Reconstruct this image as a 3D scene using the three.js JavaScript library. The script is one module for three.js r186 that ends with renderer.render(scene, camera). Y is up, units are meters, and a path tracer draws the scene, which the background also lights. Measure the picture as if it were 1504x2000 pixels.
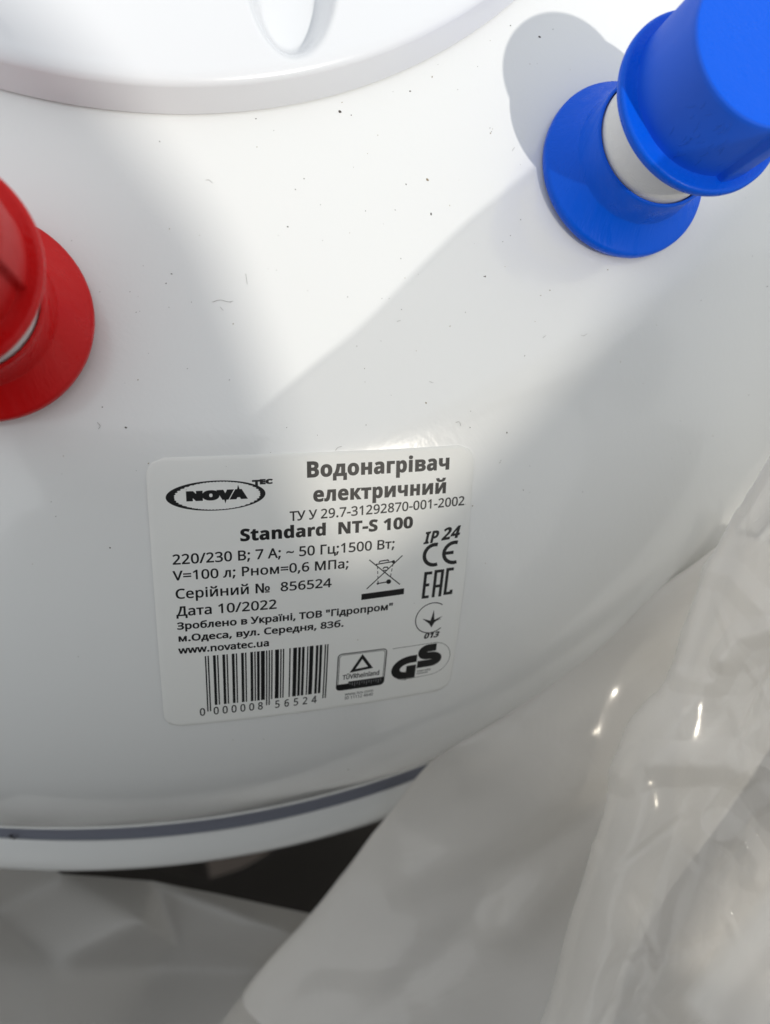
import * as THREE from 'three';
import { MarchingCubes } from 'three/addons/objects/MarchingCubes.js';
import { RoundedBoxGeometry } from 'three/addons/geometries/RoundedBoxGeometry.js';
import { mergeGeometries, mergeVertices } from 'three/addons/utils/BufferGeometryUtils.js';
import { ImprovedNoise } from 'three/addons/math/ImprovedNoise.js';

// ---------------------------------------------------------------- camera, sky, sun, exposure
// Lengths below are millimetres (turned into metres when a mesh is made); the heater's axis is the y axis.
const V = (x, y, z) => new THREE.Vector3(x, y, z);
const CAM = V(0, 103.32, 142.31), FOCAL = 1416.0;
const RIGHT = V(0.97216, 0.20501, 0.11345), DOWN = V(-0.11349, -0.01158, 0.99347), FWD = V(0.20498, -0.97869, 0.01201);
const scene = new THREE.Scene();
const camera = new THREE.PerspectiveCamera(2 * Math.atan(1000 / FOCAL) * 180 / Math.PI, 770 / 1024, 0.004, 60);
camera.position.copy(CAM).multiplyScalar(0.001);
camera.quaternion.setFromRotationMatrix(new THREE.Matrix4().makeBasis(RIGHT, DOWN.clone().negate(), FWD.clone().negate()));
camera.focus = 0.108; camera.userData.fStop = 15;
const renderer = new THREE.WebGLRenderer();
renderer.toneMapping = THREE.LinearToneMapping; renderer.toneMappingExposure = 0.79;
renderer.shadowMap.enabled = true;

const SUN = V(0.308, 1, 0.485);
{ // a hazy bright sky
  const W = 512, H = 256, d = new Float32Array(W * H * 4), s = SUN.clone().normalize();
  for (let j = 0; j < H; j++) for (let i = 0; i < W; i++) {
    const el = ((j + 0.5) / H - 0.5) * Math.PI, az = ((i + 0.5) / W - 0.5) * 2 * Math.PI;
    const x = Math.cos(az) * Math.cos(el), z = Math.sin(az) * Math.cos(el), y = Math.sin(el);
    const t = Math.pow(Math.max(y, 0), 0.5), c = x * s.x + y * s.y + z * s.z, g = 0.35 * Math.pow(Math.max(c, 0), 12);
    const o = (j * W + i) * 4, k = y < 0 ? 0.52 : 1.19;
    d[o] = k * (1.14 * (1 - t) + 0.87 * t + g); d[o + 1] = k * (1.13 * (1 - t) + 0.91 * t + g); d[o + 2] = k * (1.07 * (1 - t) + 0.95 * t + g); d[o + 3] = 1;
  }
  const t = new THREE.DataTexture(d, W, H, THREE.RGBAFormat, THREE.FloatType);
  t.mapping = THREE.EquirectangularReflectionMapping; t.magFilter = THREE.LinearFilter; t.needsUpdate = true;
  scene.background = t; scene.environment = t;
}
const sun = new THREE.DirectionalLight(new THREE.Color(1, 0.95, 0.87), 2.5);
sun.position.copy(SUN).multiplyScalar(3); sun.castShadow = true; sun.shadow.radius = 1.6;
Object.assign(sun.shadow.camera, { left: -1.5, right: 1.5, top: 1.5, bottom: -1.5, far: 8 });
scene.add(sun, sun.target);

// ---------------------------------------------------------------- helpers
let seed = 7;
const rnd = () => { seed = (seed + 0x6d2b79f5) | 0; let t = Math.imul(seed ^ (seed >>> 15), 1 | seed); t = (t + Math.imul(t ^ (t >>> 7), 61 | t)) ^ t; return ((t ^ (t >>> 14)) >>> 0) / 4294967296; };
const perlin = new ImprovedNoise(), noise = (x, y, z = 0) => perlin.noise(x, y, z);
const lerp = THREE.MathUtils.lerp, sstep = (a, b, x) => THREE.MathUtils.smoothstep(x, a, b);
const names = new Map();
const numbered = (n) => { const k = names.get(n) ?? 0; names.set(n, k + 1); return k ? `${n}_${String(k).padStart(3, '0')}` : n; };
const tag = (o, label, category, group, kind) => { for (const [k, v] of Object.entries({ label, category, group, kind })) if (v) o.userData[k] = v; return o; };
function thing(name, base, label, category) {
  const g = new THREE.Group(); g.name = numbered(name); g.position.copy(base).multiplyScalar(0.001); g.userData.base = undefined;
  delete g.userData.base; bases.set(g, base.clone()); scene.add(g); return tag(g, label, category);
}
const bases = new Map();
// a mesh from geometry in world millimetres, under a thing (or a part of one)
function part(name, geo, mat, parent, label) {
  const b = bases.get(parent) ?? V(0, 0, 0);
  geo.translate(-b.x, -b.y, -b.z).scale(0.001, 0.001, 0.001);
  const m = new THREE.Mesh(geo, mat); m.name = name; m.castShadow = m.receiveShadow = true; bases.set(m, b); parent.add(m);
  if (label) m.userData.label = label; return m;
}
// point seen at pixel (px, py) of a 1504 x 2000 picture at a depth: used only to measure where things stand
const ray = (px, py) => RIGHT.clone().multiplyScalar((px - 752) / FOCAL).addScaledVector(DOWN, (py - 1000) / FOCAL).add(FWD);
const at = (px, py, depth) => CAM.clone().addScaledVector(ray(px, py), depth);

// ---------------------------------------------------------------- the dome's profile
const RR = 133.76, YR = -4.33, RG = 214.73, YG = -76.84;
const domeProfile = [];
{
  for (let i = 0; i <= 60; i++) { const r = (RR - 3) * i / 60; domeProfile.push([r, YR + 0.045 * (RR - r) * (0.6 + 0.4 * r / RR)]); }
  const s1 = 0.25, s2 = 5, x = (YG - YR + s2 * RG - s1 * RR) / (s2 - s1), c = [x, YR - s1 * (x - RR)];
  for (let i = 0; i <= 120; i++) { const t = i / 120, r = (1 - t) ** 2 * RR + 2 * t * (1 - t) * c[0] + t * t * RG, y = (1 - t) ** 2 * YR + 2 * t * (1 - t) * c[1] + t * t * YG; if (r > RR + 3) domeProfile.push([r - 2.9 * THREE.MathUtils.smoothstep(r, 186, RG), y]); }
}
// round the crease between plateau and flank
const ridgeAt = domeProfile.findIndex((q) => q[0] > RR);
{
  const a = domeProfile[ridgeAt - 1], b = domeProfile[ridgeAt], extra = [];
  const ma = 0.045, mb = (domeProfile[ridgeAt + 1][1] - b[1]) / (domeProfile[ridgeAt + 1][0] - b[0]), w = b[0] - a[0];
  for (let i = 1; i < 16; i++) { const t = i / 16, h00 = 2 * t ** 3 - 3 * t * t + 1, h10 = t ** 3 - 2 * t * t + t, h01 = 1 - h00, h11 = t ** 3 - t * t; extra.push([lerp(a[0], b[0], t), h00 * a[1] + h10 * w * -ma + h01 * b[1] + h11 * w * mb]); }
  domeProfile.splice(ridgeAt, 0, ...extra);
}
function domeY(r) { let i = 1; while (i < domeProfile.length - 1 && domeProfile[i][0] < r) i++; const a = domeProfile[i - 1], b = domeProfile[i]; return a[1] + (b[1] - a[1]) * (r - a[0]) / (b[0] - a[0]); }
function domeN(r, ang) { const s = (domeY(r + 0.4) - domeY(r - 0.4)) / 0.8; return V(-s * Math.sin(ang), 1, -s * Math.cos(ang)).normalize(); }
function hit(px, py) { // where that line of sight meets the dome
  const d = ray(px, py); let lo = 60, f = (t) => { const p = CAM.clone().addScaledVector(d, t), r = Math.hypot(p.x, p.z); return r > RG - 2.9 ? 1 : p.y - domeY(r); };
  for (let t = 60; t < 230; t += 1) if (f(t) < 0) { let a = t - 1, b = t; for (let k = 0; k < 30; k++) { const m = (a + b) / 2; f(m) > 0 ? a = m : b = m; } return CAM.clone().addScaledVector(d, b); }
  return null;
}
// surface of revolution from a profile of [r, y], uv in decimetres seen from above
function revolve(prof, seg = 360, cx = 0, cz = 0, shape, wrap) {
  const P = [], U = [], I = [], n = prof.length;
  for (let j = 0; j <= seg; j++) { const t = j / seg * Math.PI * 2; for (let i = 0; i < n; i++) { let [r, y] = prof[i]; if (shape) [r, y] = shape(r, y, t, i); P.push(cx + r * Math.sin(t), y, cz + r * Math.cos(t)); wrap ? U.push(j / seg, (y - 18) / 13) : U.push(r * Math.sin(t) / 100, (r * Math.cos(t) + y) / 100); } }
  for (let j = 0; j < seg; j++) for (let i = 0; i < n - 1; i++) { const a = j * n + i, b = a + n; I.push(a, a + 1, b, b, a + 1, b + 1); }
  const g = new THREE.BufferGeometry(); g.setAttribute('position', new THREE.Float32BufferAttribute(P, 3)); g.setAttribute('uv', new THREE.Float32BufferAttribute(U, 2)); g.setIndex(I);
  g.computeVertexNormals(); const N = g.attributes.normal; // close the seam
  for (let i = 0; i < n; i++) { const e = seg * n + i, v = V(N.getX(i) + N.getX(e), N.getY(i) + N.getY(e), N.getZ(i) + N.getZ(e)).normalize(); N.setXYZ(i, v.x, v.y, v.z); N.setXYZ(e, v.x, v.y, v.z); }
  return g;
}
// tiling grey noise texture
function noiseTexture(size, fn) {
  const d = new Uint8Array(size * size * 4);
  for (let y = 0; y < size; y++) for (let x = 0; x < size; x++) { const v = Math.max(0, Math.min(255, fn(x / size, y / size) * 255)); const o = (y * size + x) * 4; d[o] = d[o + 1] = d[o + 2] = v; d[o + 3] = 255; }
  const t = new THREE.DataTexture(d, size, size); t.wrapS = t.wrapT = THREE.RepeatWrapping; t.magFilter = THREE.LinearFilter; t.needsUpdate = true; return t;
}
const tile = (x, y, f, s) => { const a = x * Math.PI * 2, b = y * Math.PI * 2, k = f / (Math.PI * 2); return noise(Math.cos(a) * k + s, Math.sin(a) * k + Math.cos(b) * k * 1.13 + s, Math.sin(b) * k - s * 0.7); };

// ---------------------------------------------------------------- materials
const std = (o) => new THREE.MeshPhysicalMaterial(o);
const peel = noiseTexture(512, (x, y) => 0.5 + 0.35 * tile(x, y, 34, 3) + 0.25 * tile(x, y, 80, 9));
peel.repeat.set(2.5, 2.5);
const enamel = std({ color: new THREE.Color(0.785, 0.797, 0.79), roughness: 0.22, bumpMap: peel, bumpScale: 0.000018, clearcoat: 0.9, clearcoatRoughness: 0.08 });
const coverPlastic = std({ color: new THREE.Color(0.75, 0.768, 0.795), roughness: 0.2, bumpMap: peel, bumpScale: 0.000006 });
const ringMat = std({ color: new THREE.Color(0.16, 0.17, 0.21), roughness: 0.75 });
const pipeMat = std({ color: new THREE.Color(0.76, 0.765, 0.75), roughness: 0.6, bumpMap: peel, bumpScale: 0.00006 });
const scuff = noiseTexture(512, (x, y) => 0.45 + 0.3 * tile(x, y, 18, 1) + 0.35 * tile(x, y, 70, 5) + 0.2 * (rnd() - 0.5)); scuff.repeat.set(4, 4);
const rough = noiseTexture(256, (x, y) => 0.5 + 0.3 * tile(x, y, 14, 2) + 0.2 * tile(x, y, 44, 6)); rough.repeat.set(3, 3);
const blueMat = std({ color: new THREE.Color(0.002, 0.105, 0.74), specularIntensity: 0.3, roughness: 0.72, roughnessMap: rough, bumpMap: scuff, bumpScale: 0.00005 });
const redMat = std({ color: new THREE.Color(0.60, 0.008, 0.009), specularIntensity: 0.5, roughness: 0.72, roughnessMap: rough, bumpMap: scuff, bumpScale: 0.00005 });
const crinkle = noiseTexture(1024, (x, y) => { const q = (f, k) => 1 - Math.min(1, Math.abs(tile(x, y, f, k)) * 2.6); return 0.1 + 0.5 * q(5, 2) ** 2 + 0.25 * q(11, 7) ** 3 + 0.1 * q(24, 4); });
const film = std({ color: new THREE.Color(0.93, 0.91, 0.875), roughness: 0.64, transmission: 0.52, thickness: 0, ior: 1.5, clearcoat: 1, clearcoatRoughness: 0.1, bumpMap: crinkle, bumpScale: 0.00008 });
const milkyFilm = film.clone(); milkyFilm.roughness = 0.96; milkyFilm.transmission = 0.5; milkyFilm.bumpScale = 0.0001;
const clearFilm = film.clone(); clearFilm.roughness = 0.6; clearFilm.transmission = 0.68; clearFilm.bumpScale = 0.0001;
const looseFilm = std({ color: new THREE.Color(0.93, 0.91, 0.875), roughness: 0.3, transmission: 0.62, thickness: 0, ior: 1.5 });
const soil = std({ color: new THREE.Color(0.02, 0.015, 0.012), roughness: 0.95 });
const cloth = std({ color: new THREE.Color(0.03, 0.026, 0.023), roughness: 0.95 });
const skin = std({ color: new THREE.Color(0.48, 0.30, 0.22), roughness: 0.6 });
const black = std({ color: new THREE.Color(0.02, 0.02, 0.022), roughness: 0.3 });

// ---------------------------------------------------------------- ground
const GROUND = -1000;
{
  const g = new THREE.PlaneGeometry(60000, 60000, 1, 1).rotateX(-Math.PI / 2).translate(0, GROUND, 0).scale(0.001, 0.001, 0.001);
  const m = new THREE.Mesh(g, soil); m.name = 'ground'; m.receiveShadow = true; tag(m, 'dark brown earth seen in the gap below the heater', 'ground', null, 'structure'); scene.add(m);
}

// ---------------------------------------------------------------- water heater
const FIT = { blue: { x: 67.54, z: 93.51, y: -1.31, n: V(0.034, 1, -0.01) }, red: { x: 115.41 * Math.sin(-0.2566), z: 115.41 * Math.cos(-0.2566), y: -0.6, n: V(0, 1, 0) } };
const heater = thing('water_heater', V(0, GROUND, 0), 'white enamelled water heater with a rating label on its domed end', 'water heater');
part('dome_lid', revolve(domeProfile.filter((q) => q[0] > 80), 480), enamel, heater);
part('seal_ring', revolve([[RG - 3.0, YG + 0.3], [RG - 2.95, YG - 0.9], [RG - 2.5, YG - 1.3], [RG + 1.6, YG - 1.9], [RG + 2.8, YG - 2.1]], 360), ringMat, heater, 'slate grey seal in the groove below the dome');
{
  const p = [[RG + 2.4, YG - 3.2], [RG + 2.45, YG - 1.75]], cx = RG + 2.6, cy = YG - 1.6;
  for (let i = 0; i <= 30; i++) { const t = i / 30, a = Math.PI / 2 * t; p.push([cx + 9.8 * Math.pow(Math.sin(a), 1.15), cy - 8.6 * (1 - Math.pow(Math.cos(a), 0.8))]); }
  for (const y of [-95, -120, -300, GROUND + 20]) p.push([cx + 9.8 - (y < -94 ? 0.6 : 0), y]);
  p.push([cx + 2, GROUND + 6], [0, GROUND + 5]);
  part('body_shell', revolve(p, 360), enamel, heater);
}
{ // round plastic cover in the middle, with finger recesses moulded into its top
  const RC = 84.54, yb = domeY(RC), prof = [[RC - 2.5, yb + 0.25], [RC - 0.3, yb + 0.25], [RC, yb + 0.45]];
  for (let i = 0; i <= 10; i++) { const a = i / 10 * Math.PI / 2; prof.push([RC - 1.3 - 2.4 * (1 - Math.cos(a)), yb + 4.2 + 1.3 * Math.sin(a)]); }
  for (let r = RC - 4; r > 0; r -= r > 45 ? 0.35 : 2) prof.push([r, yb + 5.5 + 3.0 * (1 - (r / (RC - 4)) ** 2)]);
  // recess: U-shaped, its round end nearest the cover's edge
  const e0 = at(574, 104, 98.5), e1 = at(566, -160, 100), ax = V(e1.x - e0.x, 0, e1.z - e0.z).normalize(), side = V(-ax.z, 0, ax.x);
  const half = 7.0;
  const shape = (r, y, t) => {
    const x = r * Math.sin(t) - e0.x, z = r * Math.cos(t) - e0.z, u = x * ax.x + z * ax.z, v = x * side.x + z * side.z;
    const d = u < 14 ? half * (1 - Math.hypot((u - 14) / 14, v / half)) : half - Math.abs(v), depth = 7 * sstep(0, 3.2, d);
    return [r, y - depth];
  };
  const g = revolve(prof, 1800, 0, 0, (r, y, t, i) => (i > 6 && r > 45 && Math.abs(t > Math.PI ? t - 2 * Math.PI : t) < 0.6 ? shape(r, y, t) : [r, y]));
  part('flange_cover', g, coverPlastic, heater, 'round glossy plastic cover in the middle of the dome');
}
const pipeGeo = (f) => placeOn(new THREE.CylinderGeometry(9.25, 9.25, 22, 96, 6, true).translate(0, 8, 0), f);
function placeOn(g, f) { g.applyQuaternion(new THREE.Quaternion().setFromUnitVectors(V(0, 1, 0), f.n.clone().normalize())); return g.translate(f.x, f.y, f.z); }
part('pipe', pipeGeo(FIT.blue), pipeMat, heater, 'white pipe stub between blue collar and blue cap');
part('pipe', pipeGeo(FIT.red), pipeMat, heater, 'white pipe stub between red collar and red cap');

// moulded plastic with nicks and gouges from handling
function scuffed(mat) {
  const c = document.createElement('canvas'); c.width = 2048; c.height = 416; const x = c.getContext('2d'); x.fillStyle = '#808080'; x.fillRect(0, 0, 2048, 416); x.lineCap = 'round';
  for (let i = 0; i < 900; i++) { x.strokeStyle = rnd() < 0.5 ? 'rgba(60,60,60,0.25)' : 'rgba(190,190,190,0.25)'; x.lineWidth = 1 + rnd() * 2; const a = rnd() * 2048, b = rnd() * 416, l = 4 + rnd() * 26, q = rnd() * 6.3; x.beginPath(); x.moveTo(a, b); x.lineTo(a + l * Math.cos(q), b + l * Math.sin(q)); x.stroke(); }
  for (let k = 0; k < 3; k++) for (let i = 0; i < 26; i++) { x.strokeStyle = i % 3 ? '#e8e8e8' : '#181818'; x.lineWidth = 2 + rnd() * 4; let a = 1850 + k * 660 + (rnd() + rnd() - 1) * 170, b = 210 + (rnd() - 0.5) * 260; a = (a + 2048) % 2048; const q = 0.9 + rnd() * 0.9, l = 10 + rnd() * 46; x.beginPath(); x.moveTo(a, b); x.quadraticCurveTo(a + l * 0.5 * Math.cos(q) + 6 * (rnd() - 0.5), b + l * 0.5 * Math.sin(q), a + l * Math.cos(q + 0.3), b + l * Math.sin(q + 0.3)); x.stroke(); }
  const t = new THREE.CanvasTexture(c); t.wrapS = THREE.RepeatWrapping; const m = mat.clone(); m.bumpMap = t; m.bumpScale = -0.00014; m.roughness = 0.55; m.roughnessMap = null; m.specularIntensity = 0.8; return m;
}
// ---------------------------------------------------------------- collars and caps
function collar(name, f, mat, label) {
  const t = thing(name, V(f.x, f.y, f.z), label, 'pipe collar');
  const ring = [[9.45, -1.5], [13.7, -1.9], [14.0, -1.5], [14.08, -0.9], [14.05, -0.35], [13.85, 0.05], [13.6, 0.15], [12.6, 0.85], [11.5, 1.75], [10.7, 2.5], [10.35, 2.95]];
  const neck = [[10.35, 2.95], [10.2, 3.3], [10.12, 5], [10.02, 7.2], [9.98, 8.1], [9.86, 8.45], [9.6, 8.5], [9.42, 8.3], [9.4, 2]];
  part('flange_ring', placeOn(revolve(ring, 192), f), mat, t); part('neck', placeOn(revolve(neck, 192), f), mat, t);
  return t;
}
function cap(name, fit, mat, label, turn, lift) {
  const f = { ...fit, y: fit.y + lift };
  const t = thing(name, V(f.x, f.y, f.z), label, 'pipe cap');
  const fl = [[9.5, 16.7], [11.7, 16.75], [12.15, 16.85], [12.3, 17.0], [12.28, 17.25], [12.5, 17.4], [12.62, 17.8], [12.6, 18.3], [12.4, 18.6], [12.1, 18.7], [11.8, 18.62], [10.6, 18.55], [10.1, 18.7]];
  part('flange', placeOn(revolve(fl, 240), f), mat, t);
  const body = [[10.3, 18.3], [10.25, 19], [10.22, 22], [10.18, 26], [10.14, 29.4], [10.05, 29.95], [9.85, 30.18]];
  const grip = (r, y, a) => { // two raised grip pads with one sharp and one soft edge
    let k = 0; for (const c of [turn, turn + Math.PI]) { let q = ((a - c) % (2 * Math.PI) + 3 * Math.PI) % (2 * Math.PI) - Math.PI; k = Math.max(k, sstep(0, 0.07, q) * (1 - sstep(0.5, 1.25, q))); }
    return [r + 0.85 * k * (1 - sstep(27.5, 30.1, y)), y];
  };
  part('grip_body', placeOn(revolve(body.flatMap((q, i) => i ? [0.25, 0.5, 0.75, 1].map((s) => [lerp(body[i - 1][0], q[0], s), lerp(body[i - 1][1], q[1], s)]) : [q]), 480, 0, 0, grip, true), f), scuffed(mat), t);
  part('end_face', placeOn(revolve([[9.87, 30.17], [9.6, 30.22], [8, 30.2], [5, 30.16], [2, 30.14], [0.001, 30.14]], 192), f), mat, t);
  return t;
}
collar('pipe_collar', FIT.blue, blueMat, 'blue plastic collar flaring onto the white dome under the blue cap');
cap('thread_protector', FIT.blue, blueMat, 'blue plastic end cap pushed over the right pipe stub', 0.03, 0);
collar('pipe_collar', FIT.red, redMat, 'red plastic collar flaring onto the white dome at left edge');
cap('thread_protector', FIT.red, redMat, 'red plastic end cap partly cut off by left edge', 1.2, 1.6);

// ---------------------------------------------------------------- rating label
const LW = 49.7, LH = 46.2;
{
  const K = [V(-11.178, -4.331, 132.094), V(38.457, -6.011, 134.657), V(-14.757, -21.075, 174.733), V(34.65, -24.596, 177.323)], n = V(0.03, 0.92, 0.38).normalize();
  const surf = (a, b, off) => {
    const B = K[0].clone().multiplyScalar((1 - a) * (1 - b)).addScaledVector(K[1], a * (1 - b)).addScaledVector(K[2], (1 - a) * b).addScaledVector(K[3], a * b);
    let lo = -15, hi = 25; for (let k = 0; k < 40; k++) { const m = (lo + hi) / 2, p = B.clone().addScaledVector(n, m); p.y > domeY(Math.hypot(p.x, p.z)) ? hi = m : lo = m; }
    return B.addScaledVector(n, hi + off);
  };
  const CR = 2.6, NA = 60, NB = 60, P = [], U = [], I = [];
  for (let j = -1; j <= NB + 1; j++) for (let i = -1; i <= NA + 1; i++) {
    const edge = i < 0 || j < 0 || i > NA || j > NB, ii = Math.min(Math.max(i, 0), NA), jj = Math.min(Math.max(j, 0), NB);
    const s = jj / NB, y = LH * (s + 0.035 * Math.sin(2 * Math.PI * s) * -1), dy = Math.min(y, LH - y), inset = dy < CR ? CR - Math.sqrt(CR * CR - (CR - dy) ** 2) : 0, x = inset + (LW - 2 * inset) * ii / NA;
    const p = surf(x / LW, y / LH, edge ? -0.05 : 0.13); P.push(p.x, p.y, p.z); U.push(x / LW, 1 - y / LH);
  }
  const w = NA + 3; for (let j = 0; j < NB + 2; j++) for (let i = 0; i < NA + 2; i++) { const a = j * w + i; I.push(a, a + w, a + 1, a + 1, a + w, a + w + 1); }
  const g = new THREE.BufferGeometry(); g.setAttribute('position', new THREE.Float32BufferAttribute(P, 3)); g.setAttribute('uv', new THREE.Float32BufferAttribute(U, 2)); g.setIndex(I); g.computeVertexNormals();
  const mat = std({ map: labelPrint(), color: new THREE.Color(1, 1, 1), roughness: 0.45, bumpMap: rough, bumpScale: 0.00001 });
  part('rating_label', g, mat, heater, 'white printed rating label stuck below the ridge of the dome');
}
function labelPrint() {
  const W = 2048, H = 1904, c = document.createElement('canvas'); c.width = W; c.height = H;
  const x = c.getContext('2d'); x.fillStyle = '#e6e7e4'; x.fillRect(0, 0, W, H);
  const INK = '#0d0e10'; x.fillStyle = INK; x.strokeStyle = INK;
  const X = (a) => a * W, Y = (b) => b * H;
  // text from a0 to a1 on baseline b, cap tops at bt
  const T = (s, a0, a1, b, bt, font = '', slant = 0, rise = 0, swell = 0) => {
    x.save(); x.font = `${font} 200px sans-serif`; const w = x.measureText(s).width, sy = Y(b - bt) / (200 * 0.714), sx = X(a1 - a0) / w;
    x.setTransform(sx, -Y(rise) / w, -slant * sy, sy, X(a0), Y(b)); x.fillText(s, 0, 0);
    if (swell) { x.lineWidth = swell; x.lineJoin = 'miter'; x.strokeText(s, 0, 0); } x.restore();
  };
  T('Водонагрівач', 0.457, 0.921, 0.078, 0.0285, 'bold', 0, 0, 8);
  T('електричний', 0.478, 0.913, 0.160, 0.1120, 'bold', 0, 0, 8);
  T('ТУ У 29.7-31292870-001-2002', 0.408, 0.978, 0.2205, 0.189, '', 0, 0.012, 7);
  T('Standard  NT-S 100', 0.257, 0.803, 0.2790, 0.2390, 'bold', 0, 0.004, 8);
  T('220/230 В; 7 А; ~ 50 Гц;1500 Вт;', 0.0575, 0.746, 0.3460, 0.3125, '', 0, 0.002, 7);
  T('V=100 л; Рном=0,6 МПа;', 0.0575, 0.596, 0.4015, 0.3695, '', 0, 0, 7);
  T('Серійний №', 0.0595, 0.346, 0.468, 0.434, '', 0, 0, 7); T('856524', 0.376, 0.540, 0.468, 0.436, '', 0, 0, 7);
  T('Дата 10/2022', 0.0605, 0.367, 0.532, 0.4975, '', 0, 0, 7);
  T('Зроблено в Україні, ТОВ "Гідропром"', 0.0600, 0.7505, 0.583, 0.5575, '', 0, 0.002, 13);
  T('м.Одеса, вул. Середня, 83б.', 0.0597, 0.585, 0.630, 0.605, '', 0, 0.001, 13);
  T('www.novatec.ua', 0.0597, 0.342, 0.678, 0.652, '', 0, 0, 13);
  T('IP', 0.8410, 0.891, 0.3395, 0.2965, 'bold', 0.18, 0.004, 6); T('24', 0.902, 0.966, 0.332, 0.288, 'bold', 0.22, 0.006, 6);
  T('013', 0.8705, 0.926, 0.7265, 0.7025, 'bold italic', 0, 0, 10);
  { // bar code
    const L = ['0001101', '0011001', '0010011', '0111101', '0100011', '0110001', '0101111', '0111011', '0110111', '0001011'], inv = (s) => [...s].map((q) => (q === '1' ? '0' : '1')).join('');
    const code = '0000008' + '565242', bits = '101' + [...code.slice(1, 7)].map((q) => L[q]).join('') + '01010' + [...code.slice(7)].map((q) => inv(L[q])).join('') + '101';
    const a0 = 0.1383, a1 = 0.5355, m = (a1 - a0) / 95;
    [...bits].forEach((q, i) => { if (q === '1') { const guard = i < 3 || i > 91 || (i > 44 && i < 50), k = a0 + i * m; x.fillRect(X(k), Y(0.6965), X(m * 1.02), Y((guard ? 0.9415 : 0.914) - 0.6965)); } });
    T('0', 0.1130, 0.1325, 0.9585, 0.9245, '', 0, 0, 7);
    [...'000008'].forEach((q, i) => T(q, 0.1575 + i * 0.0290, 0.1765 + i * 0.0290, 0.9585, 0.9245, '', 0, 0, 7));
    [...'56524'].forEach((q, i) => T(q, 0.3600 + i * 0.0315, 0.3780 + i * 0.0315, 0.9595, 0.9255, '', 0, 0, 7));
  }
  { // oval maker's mark with ragged print
    const cx = X(0.1935), cy = Y(0.1235); x.save(); x.beginPath(); x.ellipse(cx, cy, X(0.143), Y(0.0485), 0, 0, 7); 
    const ix = cx + X(0.004), iy = cy + Y(0.0005), rx = X(0.1235), ry = Y(0.0455), N = 160;
    for (let i = 0; i <= N; i++) { const t = -i / N * Math.PI * 2, k = 1 + 0.035 * ((i % 4 < 2) ? 1 : -0.6) * Math.abs(Math.sin(2 * t)); const px = ix + rx * k * Math.cos(t), py = iy + ry * (1 - 0.03 * (i % 2)) * Math.sin(t); i ? x.lineTo(px, py) : x.moveTo(px, py); }
    x.closePath(); x.fill('evenodd'); x.restore();
    T('NOVA', 0.1075, 0.2775, 0.1350, 0.1085, 'bold', 0, 0, 34);
    x.fillRect(X(0.298), Y(0.0785), X(0.026), Y(0.006)); x.fillRect(X(0.307), Y(0.079), X(0.008), Y(0.022));
    T('ECO'.replace('CO', 'C'), 0.320, 0.358, 0.0925, 0.0785, 'bold', 0, 0, 26);
  }
  const poly = (pts, w, close) => { x.lineWidth = w; x.beginPath(); pts.forEach(([a, b], i) => (i ? x.lineTo(X(a), Y(b)) : x.moveTo(X(a), Y(b)))); if (close) x.closePath(); w ? x.stroke() : x.fill(); };
  { // crossed-out bin over a bar
    poly([[0.6608, 0.3793], [0.769, 0.4845]], 7); poly([[0.772, 0.3743], [0.6561, 0.489]], 7);
    poly([[0.6869, 0.3985], [0.7434, 0.3935]], 8); poly([[0.6935, 0.394], [0.697, 0.388], [0.723, 0.386], [0.727, 0.391]], 8); poly([[0.684, 0.403], [0.6869, 0.397]], 9);
    x.setLineDash([22, 14]); poly([[0.6890, 0.405], [0.6939, 0.4697]], 5); poly([[0.7415, 0.401], [0.7342, 0.4566]], 5); x.setLineDash([]);
    poly([[0.693, 0.4725], [0.727, 0.4690]], 8); x.beginPath(); x.arc(X(0.7296), Y(0.469), 17, 0, 7); x.fill(); x.beginPath(); x.arc(X(0.7425), Y(0.3945), 11, 0, 7); x.fill(); x.beginPath(); x.arc(X(0.693), Y(0.4725), 8, 0, 7); x.fill();
    poly([[0.708, 0.418], [0.712, 0.4125], [0.722, 0.4125], [0.725, 0.418]], 8); poly([[0.708, 0.424], [0.724, 0.424]], 6);
    poly([[0.6397, 0.5070], [0.7848, 0.5017], [0.7848, 0.5248], [0.6395, 0.5302]], 0);
  }
  { // conformity marks
    x.lineWidth = X(0.0125); x.beginPath(); x.ellipse(X(0.884), Y(0.3835), X(0.036), Y(0.0385), 0, 1.25, 4.95); x.stroke();
    x.beginPath(); x.ellipse(X(0.9545), Y(0.3825), X(0.038), Y(0.0385), 0, 1.3, 4.95); x.stroke(); poly([[0.918, 0.3825], [0.951, 0.3815]], X(0.0115));
    const w = X(0.0105); x.save(); x.transform(1, 0, -0.03, 1, Y(0.5) * 0.03, 0);
    poly([[0.8790, 0.4525], [0.8560, 0.4525], [0.8560, 0.5470], [0.8760, 0.5470]], w); poly([[0.8560, 0.4990], [0.8730, 0.4990]], w);
    poly([[0.8920, 0.5520], [0.8920, 0.4490], [0.9160, 0.4490], [0.9160, 0.5520]], w); poly([[0.8920, 0.5080], [0.9160, 0.5080]], w);
    poly([[0.9560, 0.4465], [0.9340, 0.4465], [0.9340, 0.5425], [0.9560, 0.5425], [0.9560, 0.5300]], w); x.restore();
    x.lineWidth = 7; x.beginPath(); x.ellipse(X(0.8935), Y(0.6390), X(0.0585), Y(0.0635), 0, 0.85, 5.35); x.stroke();
    poly([[0.8990, 0.6060], [0.9040, 0.6480], [0.9340, 0.6360], [0.9050, 0.6600], [0.8960, 0.6800], [0.8860, 0.6620], [0.8595, 0.6370], [0.8900, 0.6500]], 0);
    poly([[0.915, 0.652], [0.927, 0.648]], 4);
  }
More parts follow.
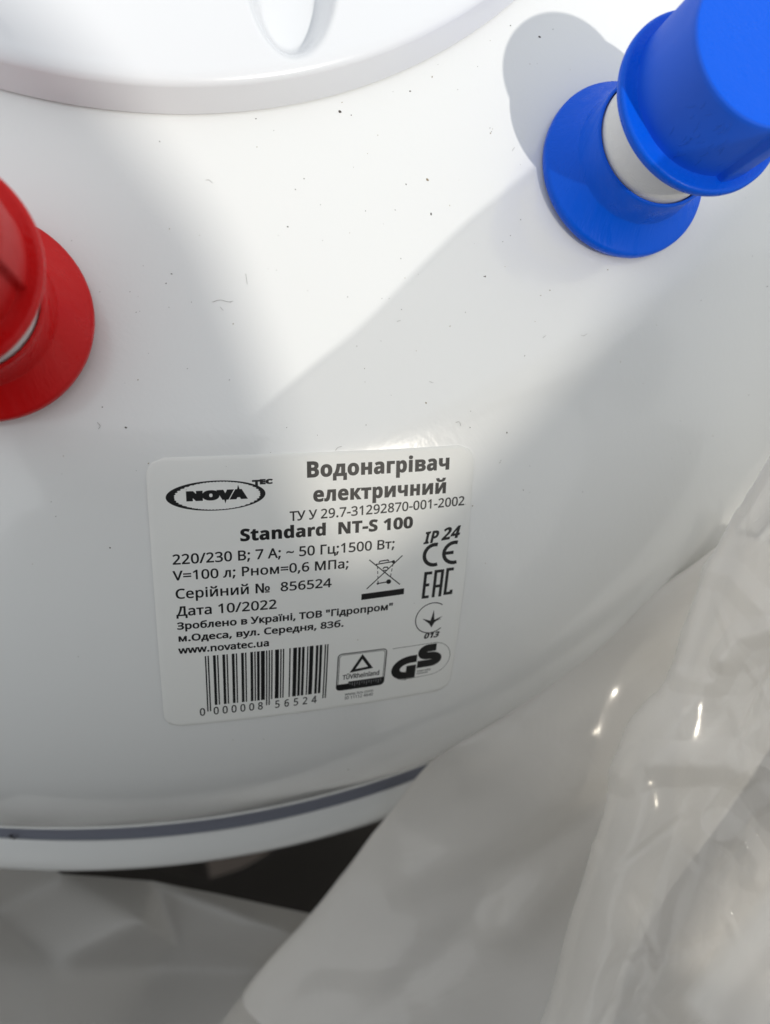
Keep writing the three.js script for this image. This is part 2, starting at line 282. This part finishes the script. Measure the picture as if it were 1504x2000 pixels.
  { // test mark in a frame
    const rr = (a0, b0, a1, b1, r, lw) => { x.lineWidth = lw; x.beginPath(); x.roundRect(X(a0), Y(b0), X(a1 - a0), Y(b1 - b0), r); x.stroke(); };
    rr(0.5705, 0.7470, 0.7405, 0.9140, 30, 7); rr(0.5755, 0.7525, 0.7355, 0.9100, 26, 4);
    x.beginPath(); x.roundRect(X(0.5705), Y(0.886), X(0.17), Y(0.028), [0, 0, 30, 30]); x.fill(); x.fillRect(X(0.612), Y(0.877), X(0.127), Y(0.014));
    poly([[0.6551, 0.7690], [0.6235, 0.8290], [0.6870, 0.8230]], 22, true); poly([[0.640, 0.8270], [0.692, 0.8240]], 14);
    T('TÜVRheinland', 0.5907, 0.722, 0.8640, 0.8440, '', 0, 0, 12);
    x.fillStyle = '#8b8d8e'; for (let i = 0; i < 14; i++) x.fillRect(X(0.617 + i * 0.0085), Y(0.883), X(0.0022), Y(0.020 * (0.5 + 0.5 * ((i * 7) % 5) / 4)));
    x.fillStyle = '#4a4c4e'; T('www.tuv.com', 0.603, 0.706, 0.945, 0.931, '', 0, 0, 4); T('ID 11112 4840', 0.603, 0.706, 0.963, 0.949, '', 0, 0, 6); x.fillStyle = INK;
  }
  { // GS mark
    x.lineWidth = 3; x.beginPath(); x.moveTo(X(0.762), Y(0.752)); x.lineTo(X(0.915), Y(0.7505)); x.arc(X(0.9120), Y(0.8270), Y(0.0765), -Math.PI / 2, Math.PI / 2); x.lineTo(X(0.81), Y(0.908)); x.arc(X(0.8250), Y(0.8480), Y(0.0615), Math.PI / 2, Math.PI); x.stroke();
    x.lineWidth = X(0.031); x.beginPath(); x.moveTo(X(0.856), Y(0.8125)); x.lineTo(X(0.838), Y(0.8125)); x.bezierCurveTo(X(0.765), Y(0.815), X(0.760), Y(0.893), X(0.83), Y(0.8880)); x.lineTo(X(0.842), Y(0.888)); x.stroke();
    x.fillRect(X(0.820), Y(0.842), X(0.036), Y(0.062));
    x.beginPath(); x.moveTo(X(0.925), Y(0.7720)); x.lineTo(X(0.898), Y(0.7720)); x.bezierCurveTo(X(0.866), Y(0.772), X(0.866), Y(0.808), X(0.898), Y(0.808)); x.bezierCurveTo(X(0.945), Y(0.808), X(0.945), Y(0.8440), X(0.908), Y(0.8440)); x.lineTo(X(0.860), Y(0.8440)); x.stroke();
    x.fillStyle = '#55585a'; T('tested safety', 0.862, 0.915, 0.880, 0.871, '', 0, 0, 8); T('monitored', 0.862, 0.905, 0.892, 0.883, '', 0, 0, 8); x.fillStyle = INK;
  }
  const t = new THREE.CanvasTexture(c); t.colorSpace = THREE.SRGBColorSpace; return t;
}

// ---------------------------------------------------------------- plastic bag
const bag = thing('plastic_bag', V(60, -300, 240), 'crumpled translucent plastic bag folded down around the heater rim', 'plastic bag');
// sheet through a lattice of [px, py, depth] or Vector3 points, Catmull-Rom both ways
function sheet(rows, nu, nv, bend) {
  const L = rows.map((r) => r.map((q) => (q.isVector3 ? q : at(...q)))), m = L.length, n = L[0].length;
  const cr = (a, b, c, d, t) => 0.5 * (2 * b + (c - a) * t + (2 * a - 5 * b + 4 * c - d) * t * t + (3 * b - a - 3 * c + d) * t ** 3);
  const pick = (k, s) => Math.min(Math.max(k, 0), s - 1);
  const P = [], U = [], I = [];
  for (let j = 0; j <= nv; j++) for (let i = 0; i <= nu; i++) {
    const v = j / nv * (m - 1), u = i / nu * (n - 1), b = Math.min(Math.floor(v), m - 2), a = Math.min(Math.floor(u), n - 2), p = V(0, 0, 0);
    for (const k of ['x', 'y', 'z']) { const q = [-1, 0, 1, 2].map((dj) => cr(...[-1, 0, 1, 2].map((di) => L[pick(b + dj, m)][pick(a + di, n)][k]), u - a)); p[k] = cr(...q, v - b); }
    P.push(p.x, p.y, p.z); U.push(i / nu * 1.5, j / nv * 2);
  }
  for (let j = 0; j < nv; j++) for (let i = 0; i < nu; i++) { const a = j * (nu + 1) + i, b = a + nu + 1; I.push(a, b, a + 1, a + 1, b, b + 1); }
  const g = new THREE.BufferGeometry(); g.setAttribute('position', new THREE.Float32BufferAttribute(P, 3)); g.setAttribute('uv', new THREE.Float32BufferAttribute(U, 2)); g.setIndex(I); g.computeVertexNormals();
  if (bend) {
    const A = g.attributes.position, N = g.attributes.normal;
    for (let i = 0; i < A.count; i++) {
      const p = V(A.getX(i), A.getY(i), A.getZ(i)), nn = V(N.getX(i), N.getY(i), N.getZ(i)), d = p.clone().sub(CAM), z = d.dot(FWD); if (nn.dot(d) > 0) nn.negate();
      const h = bend(752 + FOCAL * d.dot(RIGHT) / z, 1000 + FOCAL * d.dot(DOWN) / z, p); A.setXYZ(i, p.x + nn.x * h, p.y + nn.y * h, p.z + nn.z * h);
    }
    g.computeVertexNormals();
  }
  return g;
}
function toLine(px, py, pts) { let best = 1e9, side = 1; for (let i = 1; i < pts.length; i++) { const [ax, ay] = pts[i - 1], [bx, by] = pts[i], t = Math.min(1, Math.max(0, ((px - ax) * (bx - ax) + (py - ay) * (by - ay)) / ((bx - ax) ** 2 + (by - ay) ** 2))), ex = px - ax - t * (bx - ax), ey = py - ay - t * (by - ay), d = Math.hypot(ex, ey); if (d < best) { best = d; side = Math.sign((bx - ax) * ey - (by - ay) * ex); } } return best * side; }
const ridge = (px, py, pts, w, h) => { const d = toLine(px, py, pts), e = 0.2 * w; return h * Math.max(0, 1 - (Math.sqrt(d * d + e * e) - e) / w); };
const crease = (px, py, pts, w, h) => { const d = toLine(px, py, pts) / w; return h * Math.exp(-d * d); };
const kink = (px, py, pts, w, h) => { const d = toLine(px, py, pts) / w; return h * Math.max(0, 1 - Math.abs(d)); };
const ripple = (p, s, a) => { const n1 = noise(p.x / s, p.y / s, p.z / s), n2 = noise(p.x / s * 2.3 + 9, p.y / s * 2.3, p.z / s * 2.3); return a * (1 - Math.abs(n1) * 2) + a * 0.4 * n2; };

// the film lying over the dome and the rim (a soft wide fold)
const overDome = (px, py, lift) => { const p = hit(px, py); return p ? [px, py, p.clone().sub(CAM).dot(FWD) - lift] : [px, py, 150]; };
part('film_fold', sheet([
  [[330, 2120, 196], [405, 2090, 188], [560, 2120, 180], [760, 2120, 172], [960, 2120, 165], [1150, 2120, 160]],
  [[470, 1955, 198], [520, 1900, 188], [680, 1940, 180], [860, 1960, 170], [1040, 1980, 165], [1200, 1990, 160]],
  [[610, 1800, 196], [645, 1755, 186], [780, 1810, 176], [930, 1850, 170], [1080, 1870, 165], [1230, 1880, 160]],
  [[735, 1650, 190], [765, 1600, 179], [890, 1650, 171], [1020, 1690, 166], [1140, 1720, 163], [1300, 1750, 160]],
  [[840, 1511, 169], [866, 1472, 154], [995, 1524, 152], [1120, 1570, 158], [1230, 1600, 158], [1380, 1640, 158]],
  [[975, 1426, 157], [996, 1394, 149], [1105, 1434, 149], [1220, 1470, 156], [1330, 1500, 157], [1450, 1540, 157]],
  [[1120, 1306, 155], [1136, 1269, 148], [1235, 1304, 148], [1340, 1340, 155], [1430, 1370, 156], [1540, 1400, 156]],
  [[1275, 1186, 151], [1286, 1154, 145], [1375, 1184, 144], [1460, 1210, 152], [1540, 1230, 153], [1640, 1260, 153]],
  [[1430, 1076, 147], [1436, 1044, 141], [1515, 1064, 141], [1590, 1090, 149], [1660, 1100, 150], [1760, 1120, 150]],
], 110, 150, (x, y, p) => ripple(p, 34, 0.5) + crease(x, y, [[820, 1690], [1010, 1600], [1260, 1400]], 60, 4) + crease(x, y, [[1000, 1790], [1180, 1600]], 60, 3.4) + crease(x, y, [[620, 2010], [800, 1850], [900, 1790]], 40, 0.9)
  + kink(x, y, [[585, 1890], [820, 1880], [870, 2010]], 55, 1.1) * sstep(560, 680, x) + kink(x, y, [[585, 1890], [640, 2010]], 50, 0.5) - crease(x, y, [[950, 1760], [830, 1880]], 40, 1.5)), milkyFilm, bag, 'wide smooth fold of film lying over the rim');

// fine straight creases, mostly along the folds
const creases = Array.from({ length: 70 }, () => { const x = 1130 + rnd() * 420, y = 900 + rnd() * 1120, a = 1.9 + (rnd() - 0.5) * (rnd() < 0.6 ? 0.7 : 2.6), l = 30 + rnd() * 110; return [[[x - l * Math.cos(a), y - l * Math.sin(a)], [x + (rnd() - 0.5) * 16, y], [x + l * Math.cos(a + (rnd() - 0.5) * 0.4), y + l * Math.sin(a)]], 9 + rnd() * 16, (rnd() < 0.65 ? 1 : -1) * (0.08 + rnd() * 0.2)]; });
const crumple = (x, y) => { let h = 0; for (const [pts, w, a] of creases) if (Math.abs(x - pts[1][0]) < 170 && Math.abs(y - pts[1][1]) < 170) { const e = Math.min(1, Math.hypot(x - pts[0][0], y - pts[0][1]) / 40, Math.hypot(x - pts[2][0], y - pts[2][1]) / 40); h += ridge(x, y, pts, w, a) * e; } return h; };
// the glossy fold that stands up at the right
part('film_fold', sheet([
  [[985, 2160, 150], [1000, 2140, 138], [1075, 2140, 126], [1180, 2130, 120], [1300, 2130, 118], [1480, 2130, 120], [1700, 2130, 124]],
  [[1085, 1980, 148], [1072, 1965, 136], [1135, 1960, 124], [1240, 1950, 119], [1350, 1960, 117], [1520, 1960, 118], [1730, 1960, 122]],
  [[1135, 1800, 146], [1118, 1790, 134], [1185, 1780, 123], [1290, 1770, 119], [1400, 1770, 116], [1560, 1770, 117], [1760, 1770, 120]],
  [[1185, 1620, 144], [1172, 1620, 132], [1235, 1610, 122], [1330, 1600, 118], [1430, 1600, 115], [1580, 1600, 115], [1790, 1600, 118]],
  [[1245, 1450, 140], [1222, 1430, 129], [1290, 1440, 121], [1380, 1430, 117], [1470, 1440, 113], [1600, 1440, 113], [1810, 1440, 116]],
  [[1320, 1340, 138], [1306, 1320, 127], [1360, 1320, 120], [1440, 1300, 115], [1520, 1300, 111], [1640, 1300, 110], [1830, 1300, 114]],
  [[1390, 1130, 136], [1378, 1115, 125], [1430, 1120, 118], [1500, 1110, 112], [1580, 1110, 108], [1690, 1110, 106], [1860, 1110, 110]],
  [[1450, 1015, 134], [1440, 1000, 122], [1490, 1000, 115], [1560, 990, 109], [1640, 990, 104], [1740, 990, 101], [1900, 990, 104]],
  [[1530, 890, 130], [1520, 870, 119], [1570, 870, 112], [1640, 860, 105], [1720, 860, 100], [1820, 860, 97], [1980, 860, 98]],
], 260, 380, (x, y, p) => ripple(p, 32, 0.4) + crumple(x, y) + ridge(x, y, [[1400, 1603], [1380, 1680], [1340, 1790], [1290, 1900], [1225, 2080]], 64, 1.3) + ridge(x, y, [[1225, 1512], [1262, 1492], [1330, 1494], [1420, 1488], [1475, 1518], [1520, 1580]], 40, 1.2)
  + ridge(x, y, [[1402, 1606], [1445, 1635], [1474, 1680], [1468, 1710]], 26, 0.55) - ridge(x, y, [[1404, 1600], [1440, 1560], [1475, 1525]], 30, 1.2)
  + ridge(x, y, [[1418, 1290], [1450, 1245], [1510, 1230]], 26, 1.2) - crease(x, y, [[1405, 1400], [1500, 1330]], 55, 1.8) + ridge(x, y, [[1383, 1112], [1430, 1128], [1500, 1200]], 30, 0.6)
  + crease(x, y, [[1440, 1000], [1370, 1180], [1330, 1310]], 12, 0.4) + ridge(x, y, [[1330, 1325], [1395, 1335], [1418, 1290]], 24, 0.7) - crease(x, y, [[1330, 1560], [1270, 1760], [1200, 2050]], 70, 1.6)), film, bag, 'glossy wrinkled fold of film standing up beside the dome');

// crumpled flap in front of the rim, lower left: flat facets with creases between
{
  const q = { a0: [-140, 1590, 163], a1: [0, 1655, 173], a2: [125, 1706, 184], a3: [300, 1719, 192], a4: [600, 1782, 204], a5: [780, 1822, 212], b0: [-140, 1830, 156], b1: [-10, 1778, 180], b2: [282, 1800, 175], b3: [345, 1845, 192], b4: [518, 1805, 188], b5: [740, 1880, 204],
    c0: [-140, 1960, 150], c1: [-10, 1884, 163], c2: [112, 1886, 171], c3: [300, 1890, 193], c4: [600, 1900, 197], d0: [-140, 2160, 140], d1: [60, 2160, 154], d2: [280, 2160, 168], d3: [560, 2160, 172], d4: [760, 2100, 190] };
  const tris = 'a0 b1 a1,a0 b0 b1,a1 b1 a2,a2 b1 c2,b1 c1 c2,a2 c2 b2,a2 b2 a3,a3 b2 b3,a3 b3 b4,a3 b4 a4,a4 b4 b5,a4 b5 a5,b0 c0 b1,b1 c0 c1,c0 d0 c1,c1 d0 d1,c1 d1 c2,c2 d1 c3,b2 c2 c3,b2 c3 b3,b3 c3 c4,b3 c4 b4,b4 c4 b5,c3 d1 d2,c3 d2 c4,c4 d2 d3,c4 d3 b5,b5 d3 d4'.split(',').map((t) => t.split(' ').map((k) => at(...q[k])));
  const P = [], n = 14, U = [];
  for (const [a, b, c] of tris) { const f = (i, j) => a.clone().multiplyScalar((n - i - j) / n).addScaledVector(b, i / n).addScaledVector(c, j / n); for (let i = 0; i < n; i++) for (let j = 0; j < n - i; j++) { for (const p of [f(i, j), f(i + 1, j), f(i, j + 1)]) P.push(p); if (i + j < n - 1) for (const p of [f(i + 1, j), f(i + 1, j + 1), f(i, j + 1)]) P.push(p); } }
  let g = new THREE.BufferGeometry(); g.setAttribute('position', new THREE.Float32BufferAttribute(P.flatMap((p) => { const h = ripple(p, 30, 0.5); return [p.x - FWD.x * h, p.y - FWD.y * h, p.z - FWD.z * h]; }), 3));
  g = mergeVertices(g, 0.01);
  // soften the facets a little: two rounds of averaging inside the sheet
  const A = g.attributes.position, nb = Array.from({ length: A.count }, () => new Set()), ix = g.index.array, count = new Map();
  for (let i = 0; i < ix.length; i += 3) for (let k = 0; k < 3; k++) { const a = ix[i + k], b = ix[i + (k + 1) % 3]; nb[a].add(b); nb[b].add(a); const e = a < b ? a * 1e6 + b : b * 1e6 + a; count.set(e, (count.get(e) ?? 0) + 1); }
  const rim = new Set(); for (const [e, k] of count) if (k === 1) { rim.add(Math.floor(e / 1e6)); rim.add(e % 1e6); }
  for (let round = 0; round < 6; round++) { const o = A.array.slice(); for (let i = 0; i < A.count; i++) if (!rim.has(i)) for (let c = 0; c < 3; c++) { let s = 0; for (const k of nb[i]) s += o[k * 3 + c]; A.array[i * 3 + c] = 0.4 * o[i * 3 + c] + 0.6 * s / nb[i].size; } }
  for (let i = 0; i < A.count; i++) U.push(A.getX(i) / 60, A.getZ(i) / 60);
  g.setAttribute('uv', new THREE.Float32BufferAttribute(U, 2)); g.computeVertexNormals();
  part('film_flap', g, clearFilm, bag, 'creased flap of film below the white rim');
}
// the loose edge that stands up close to the lens at lower right; its edge shades the dome
{
  const edgePx = [[1150, 235], [1060, 310], [930, 425], [800, 550], [660, 680], [530, 795], [400, 905]];
  const line = [[1280, 2000], [1504, 1720]], dir = [line[1][0] - line[0][0], line[1][1] - line[0][1]];
  const edge = edgePx.map(([px, py]) => {
    const P = hit(px, py); const f = (h) => { const d = P.clone().addScaledVector(SUN, h).sub(CAM), z = d.dot(FWD), x = 752 + FOCAL * d.dot(RIGHT) / z, y = 1000 + FOCAL * d.dot(DOWN) / z; return (x - line[0][0]) * dir[1] - (y - line[0][1]) * dir[0]; };
    let lo = 10, hi = 100; const s = Math.sign(f(lo)); for (let k = 0; k < 50; k++) { const m = (lo + hi) / 2; Math.sign(f(m)) === s ? lo = m : hi = m; } return P.clone().addScaledVector(SUN, lo);
  });
  const foot = edge.map((p, i) => { const a = 1.25 - i * 0.16; return V(290 * Math.sin(a), -70, 290 * Math.cos(a)); });
  const rows = [0, 0.03, 0.2, 0.45, 0.75, 1].map((t) => edge.map((p, i) => p.clone().lerp(foot[i], t).add(V(0, 34 * Math.sin(Math.PI * t) * (1 - t), 0))));
  part('film_flap', sheet(rows, 90, 120, (x, y, p) => ripple(p, 38, 0.8)), looseFilm, bag, 'blurred loose edge of film close to the lens');
}
// the rest of the bag: gathered round the body below
{
  const prof = []; for (let i = 0; i <= 24; i++) prof.push([0, i]);
  const g = revolve(Array.from({ length: 30 }, (_, i) => [i, i]), 260, 0, 0, (r, y, t, i) => { const s = i / 29, R = 246 + 40 * s + 10 * Math.sin(t * 9 + s * 3) * s + 6 * noise(Math.sin(t) * 5, s * 4, Math.cos(t) * 5); return [R, -128 - s * (-GROUND - 150)]; });
  part('film_skirt', g, film, bag, 'gathered film hanging around the body');
}

// ---------------------------------------------------------------- grit and fibres on the enamel
{
  const spots = [[500, 232, 3], [502, 287, 2], [664, 218, 9], [668, 200, 3], [686, 225, 3], [835, 351, 8], [842, 418, 6], [793, 360, 3], [594, 349, 4], [577, 370, 3], [626, 400, 2], [562, 443, 3], [544, 460, 2], [630, 470, 2], [714, 412, 2], [683, 455, 2], [718, 300, 2], [738, 264, 2], [783, 505, 3], [791, 543, 2], [746, 583, 2], [679, 580, 2], [601, 568, 2], [335, 535, 4], [331, 447, 2], [448, 742, 2], [390, 460, 2],
    [960, 257, 3], [948, 540, 4], [945, 540, 2], [997, 460, 2], [982, 472, 2], [1017, 429, 3], [1056, 577, 3], [1074, 567, 3], [879, 637, 3], [760, 583, 2], [744, 666, 2], [697, 676, 2], [712, 720, 3], [713, 746, 2], [764, 772, 2], [813, 685, 2], [832, 787, 4], [715, 830, 3], [918, 835, 3], [909, 610, 2], [1045, 628, 2], [1187, 527, 4], [946, 540, 3], [990, 845, 4], [1035, 910, 2], [1022, 957, 3], [1035, 962, 2], [923, 988, 4], [1105, 1057, 2], [215, 1070, 4], [290, 905, 3], [24, 1633, 9], [680, 1503, 5], [455, 1445, 2], [515, 1444, 2],
    [1013, 8, 5], [1080, 57, 3], [1054, 72, 5], [997, 50, 3], [958, 260, 4], [962, 252, 2], [844, 150, 4], [801, 178, 4], [778, 145, 2], [894, 175, 2], [933, 130, 2], [957, 250, 2], [140, 470, 2], [254, 570, 2], [266, 610, 2], [195, 570, 2], [200, 795, 3], [246, 835, 4], [330, 600, 2], [374, 590, 2], [366, 720, 2], [290, 690, 2], [450, 590, 2], [100, 980, 2], [620, 850, 2], [560, 835, 2]];
  const g = new THREE.IcosahedronGeometry(1, 1), A = g.attributes.position; for (let i = 0; i < A.count; i++) { const v = V(A.getX(i), A.getY(i), A.getZ(i)), k = 1 + 0.5 * noise(v.x * 1.7, v.y * 1.7, v.z * 1.7 + 4); A.setXYZ(i, v.x * k, v.y * 0.5 * k, v.z * k); } g.computeVertexNormals();
  const all = spots.map(([x, y, s]) => [x, y, s * 0.45]);
  for (let i = 0; i < 110; i++) { const x = 20 + rnd() * 1480, y = 60 + rnd() * 1350; if (y > 1000 && rnd() < 0.6) continue; all.push([x, y, 0.5 + rnd() * rnd() * 1.3]); }
  const ms = []; const cols = [];
  for (let k = 0; k < 3; k++) { const q = at(22 + k * 6, 1633 + (k % 2) * 4, 166.5); ms.push(new THREE.Matrix4().compose(q.multiplyScalar(0.001), new THREE.Quaternion(), V(0.00045, 0.0003, 0.00035).multiplyScalar(1 - 0.25 * k))); cols.push(new THREE.Color(0.012, 0.01, 0.009)); }
  for (const [x, y, s] of all) {
    const p = hit(x, y); if (!p) continue; const r = Math.hypot(p.x, p.z); if (r < 85.5) continue; const dx = p.x - FIT.blue.x, dz = p.z - FIT.blue.z; if (Math.hypot(dx, dz) < 14.6 || Math.hypot(p.x - FIT.red.x, p.z - FIT.red.z) < 14.6) continue;
    const n = domeN(r, Math.atan2(p.x, p.z)), q = new THREE.Quaternion().setFromUnitVectors(V(0, 1, 0), n).multiply(new THREE.Quaternion().setFromAxisAngle(V(0, 1, 0), rnd() * 6)), k = s * 0.078 * 0.001 * 0.75;
    const onLabel = x > 290 && x < 920 && y > 885 && y < 1400; p.addScaledVector(n, onLabel ? 0.15 : 0.01);
    ms.push(new THREE.Matrix4().compose(p.multiplyScalar(0.001), q, V(k * (0.7 + rnd() * 0.9), k, k * (0.6 + rnd() * 0.6)))); const c = rnd(); cols.push(c < 0.75 ? new THREE.Color(0.10, 0.09, 0.08).multiplyScalar(0.5 + rnd()) : new THREE.Color(0.3, 0.25, 0.17));
  }
  const im = new THREE.InstancedMesh(g, std({ color: 0xffffff, roughness: 0.9 }), ms.length); ms.forEach((m, i) => { im.setMatrixAt(i, m); im.setColorAt(i, cols[i]); });
  im.name = 'dust_grit'; im.castShadow = im.receiveShadow = true; scene.add(tag(im, 'dark specks of dust and grit scattered over the white dome', 'dust', null, 'stuff'));
  const fibres = [[[402, 352], [409, 352], [415, 358]], [[415, 590], [430, 586], [448, 590], [455, 588]], [[890, 825], [897, 824], [900, 832]], [[655, 880], [660, 874], [667, 872]], [[1135, 655], [1140, 656], [1146, 652]], [[430, 600], [436, 606]], [[975, 905], [979, 898]], [[775, 628], [782, 626]], [[838, 745], [846, 748]], [[190, 825], [196, 832], [192, 838]], [[480, 535], [483, 555]], [[1060, 660], [1066, 655]], [[1000, 295], [1005, 288]]];
  const gs = fibres.map((f) => new THREE.TubeGeometry(new THREE.CatmullRomCurve3(f.map(([x, y]) => { const p = hit(x, y); return p.addScaledVector(domeN(Math.hypot(p.x, p.z), Math.atan2(p.x, p.z)), 0.05).multiplyScalar(0.001); })), 12, 0.00002, 5));
  const fm = new THREE.Mesh(mergeGeometries(gs), std({ color: new THREE.Color(0.18, 0.17, 0.16), roughness: 0.9 })); fm.name = 'lint_fibres'; scene.add(tag(fm, 'fine grey lint fibres lying on the white dome', 'lint', null, 'stuff'));
}

// ---------------------------------------------------------------- the photographer, outside the frame: shades the left of the dome
{
  const g0 = CAM.clone(), phone = thing('smartphone', g0, 'black smartphone held above the heater to take the picture', 'phone');
  const basis = new THREE.Matrix4().makeBasis(RIGHT, DOWN.clone().negate(), FWD.clone().negate());
  const put = (g, r, d, f) => g.applyMatrix4(basis).translate(...CAM.clone().addScaledVector(RIGHT, r).addScaledVector(DOWN, d).addScaledVector(FWD, f).toArray());
  part('phone_body', put(new RoundedBoxGeometry(74, 160, 8, 4, 3.5), -22, 64, -9), black, phone);
  part('camera_bump', put(new RoundedBoxGeometry(30, 34, 2, 3, 0.9), -6, 6, -4.2), black, phone);
  const head = V(138, 650, 450), bones = [], B = (a, b, ra, rb) => bones.push([a, b, ra, rb]);
  const neck = V(92, 525, 500), chest = V(-15, 320, 470), hips = V(-45, -120, 458);
  B(head.clone().add(V(0, 25, 8)), head.clone().add(V(-8, -55, -16)), 78, 62); B(V(126, 640, 366), V(123, 628, 358), 12, 9); B(head.clone().add(V(5, -50, 30)), neck, 52, 58);
  B(neck, chest, 78, 155); B(chest, hips, 158, 165); B(V(-110, 250, 460), V(-130, -250, 430), 130, 140); B(V(146, 330, 493), V(122, -120, 495), 104, 112); B(V(40, 150, 450), V(40, -250, 450), 110, 140); B(V(-120, 420, 520), V(150, 510, 515), 70, 56);  // right flank added to keep the sun off the film over the rim
  { // the left arm holds the phone, the unseen right arm is shaped to shade the dome
    const arm = (sh, el, wr, pl, s) => {
      B(sh, el, s > 0 ? 33 : 60, s > 0 ? 17 : 48); B(el, wr, s > 0 ? 20 : 46, s > 0 ? 18 : 28); B(wr, pl, s > 0 ? 19 : 31, 22);
      for (let k = 0; k < 4; k++) { const o = pl.clone().add(V(s * 6, -2, 12 - k * 17)), e = o.clone().add(V(-s * 26, 2 - k, -8 - k * 3)); B(pl, o, 16, 10); B(o, e, 10, 8); }
      B(pl.clone().add(V(0, 8, 10)), pl.clone().add(V(-s * 20, 28, -18)), 13, 9);
    };
    arm(V(-130, 420, 515), V(-190, 240, 420), V(-90, 150, 310), V(-64, 98, 255), -1);
    arm(V(169, 520, 475), V(370, 580, 308), V(330, 330, 250), V(270, 170, 215), 1);
    for (const s of [-1, 1]) { B(V(-40 + s * 90, -150, 430), V(-30 + s * 95, -560, 460), 120, 66); B(V(-30 + s * 95, -560, 460), V(-30 + s * 100, -940, 520), 60, 44); B(V(-30 + s * 100, -955, 520), V(-30 + s * 110, -968, 390), 44, 32); }
  }
  const R = 96, mc = new MarchingCubes(R, skin, false, false, 400000), c = V(60, -150, 430), S = 920;
  const sd = (p) => { let k = 0; for (const [a, b, ra, rb] of bones) { const ab = b.clone().sub(a), t = Math.min(1, Math.max(0, p.clone().sub(a).dot(ab) / ab.lengthSq())); const d = p.distanceTo(a.clone().addScaledVector(ab, t)) - lerp(ra, rb, t); k += Math.exp(-d / 9); } return -9 * Math.log(k + 1e-30); };
  for (let z = 0; z < R; z++) for (let y = 0; y < R; y++) for (let x = 0; x < R; x++) mc.field[x + y * R + z * R * R] = -sd(V(c.x + (x / R * 2 - 1) * S, c.y + (y / R * 2 - 1) * S, c.z + (z / R * 2 - 1) * S));
  mc.isolation = 0; mc.update();
  const n = mc.count, P = new Float32Array(mc.positionArray.subarray(0, n * 3)), g = new THREE.BufferGeometry();
  for (let i = 0; i < n; i++) { P[i * 3] = c.x + P[i * 3] * S; P[i * 3 + 1] = c.y + P[i * 3 + 1] * S; P[i * 3 + 2] = c.z + P[i * 3 + 2] * S; }
  g.setAttribute('position', new THREE.BufferAttribute(P, 3)); g.setAttribute('normal', new THREE.BufferAttribute(new Float32Array(mc.normalArray.subarray(0, n * 3)), 3));
  const who = thing('person', V(-30, GROUND, 500), 'standing person in dark clothes leaning over to photograph the heater', 'person');
  part('body', g, cloth, who);
}
renderer.render(scene, camera);
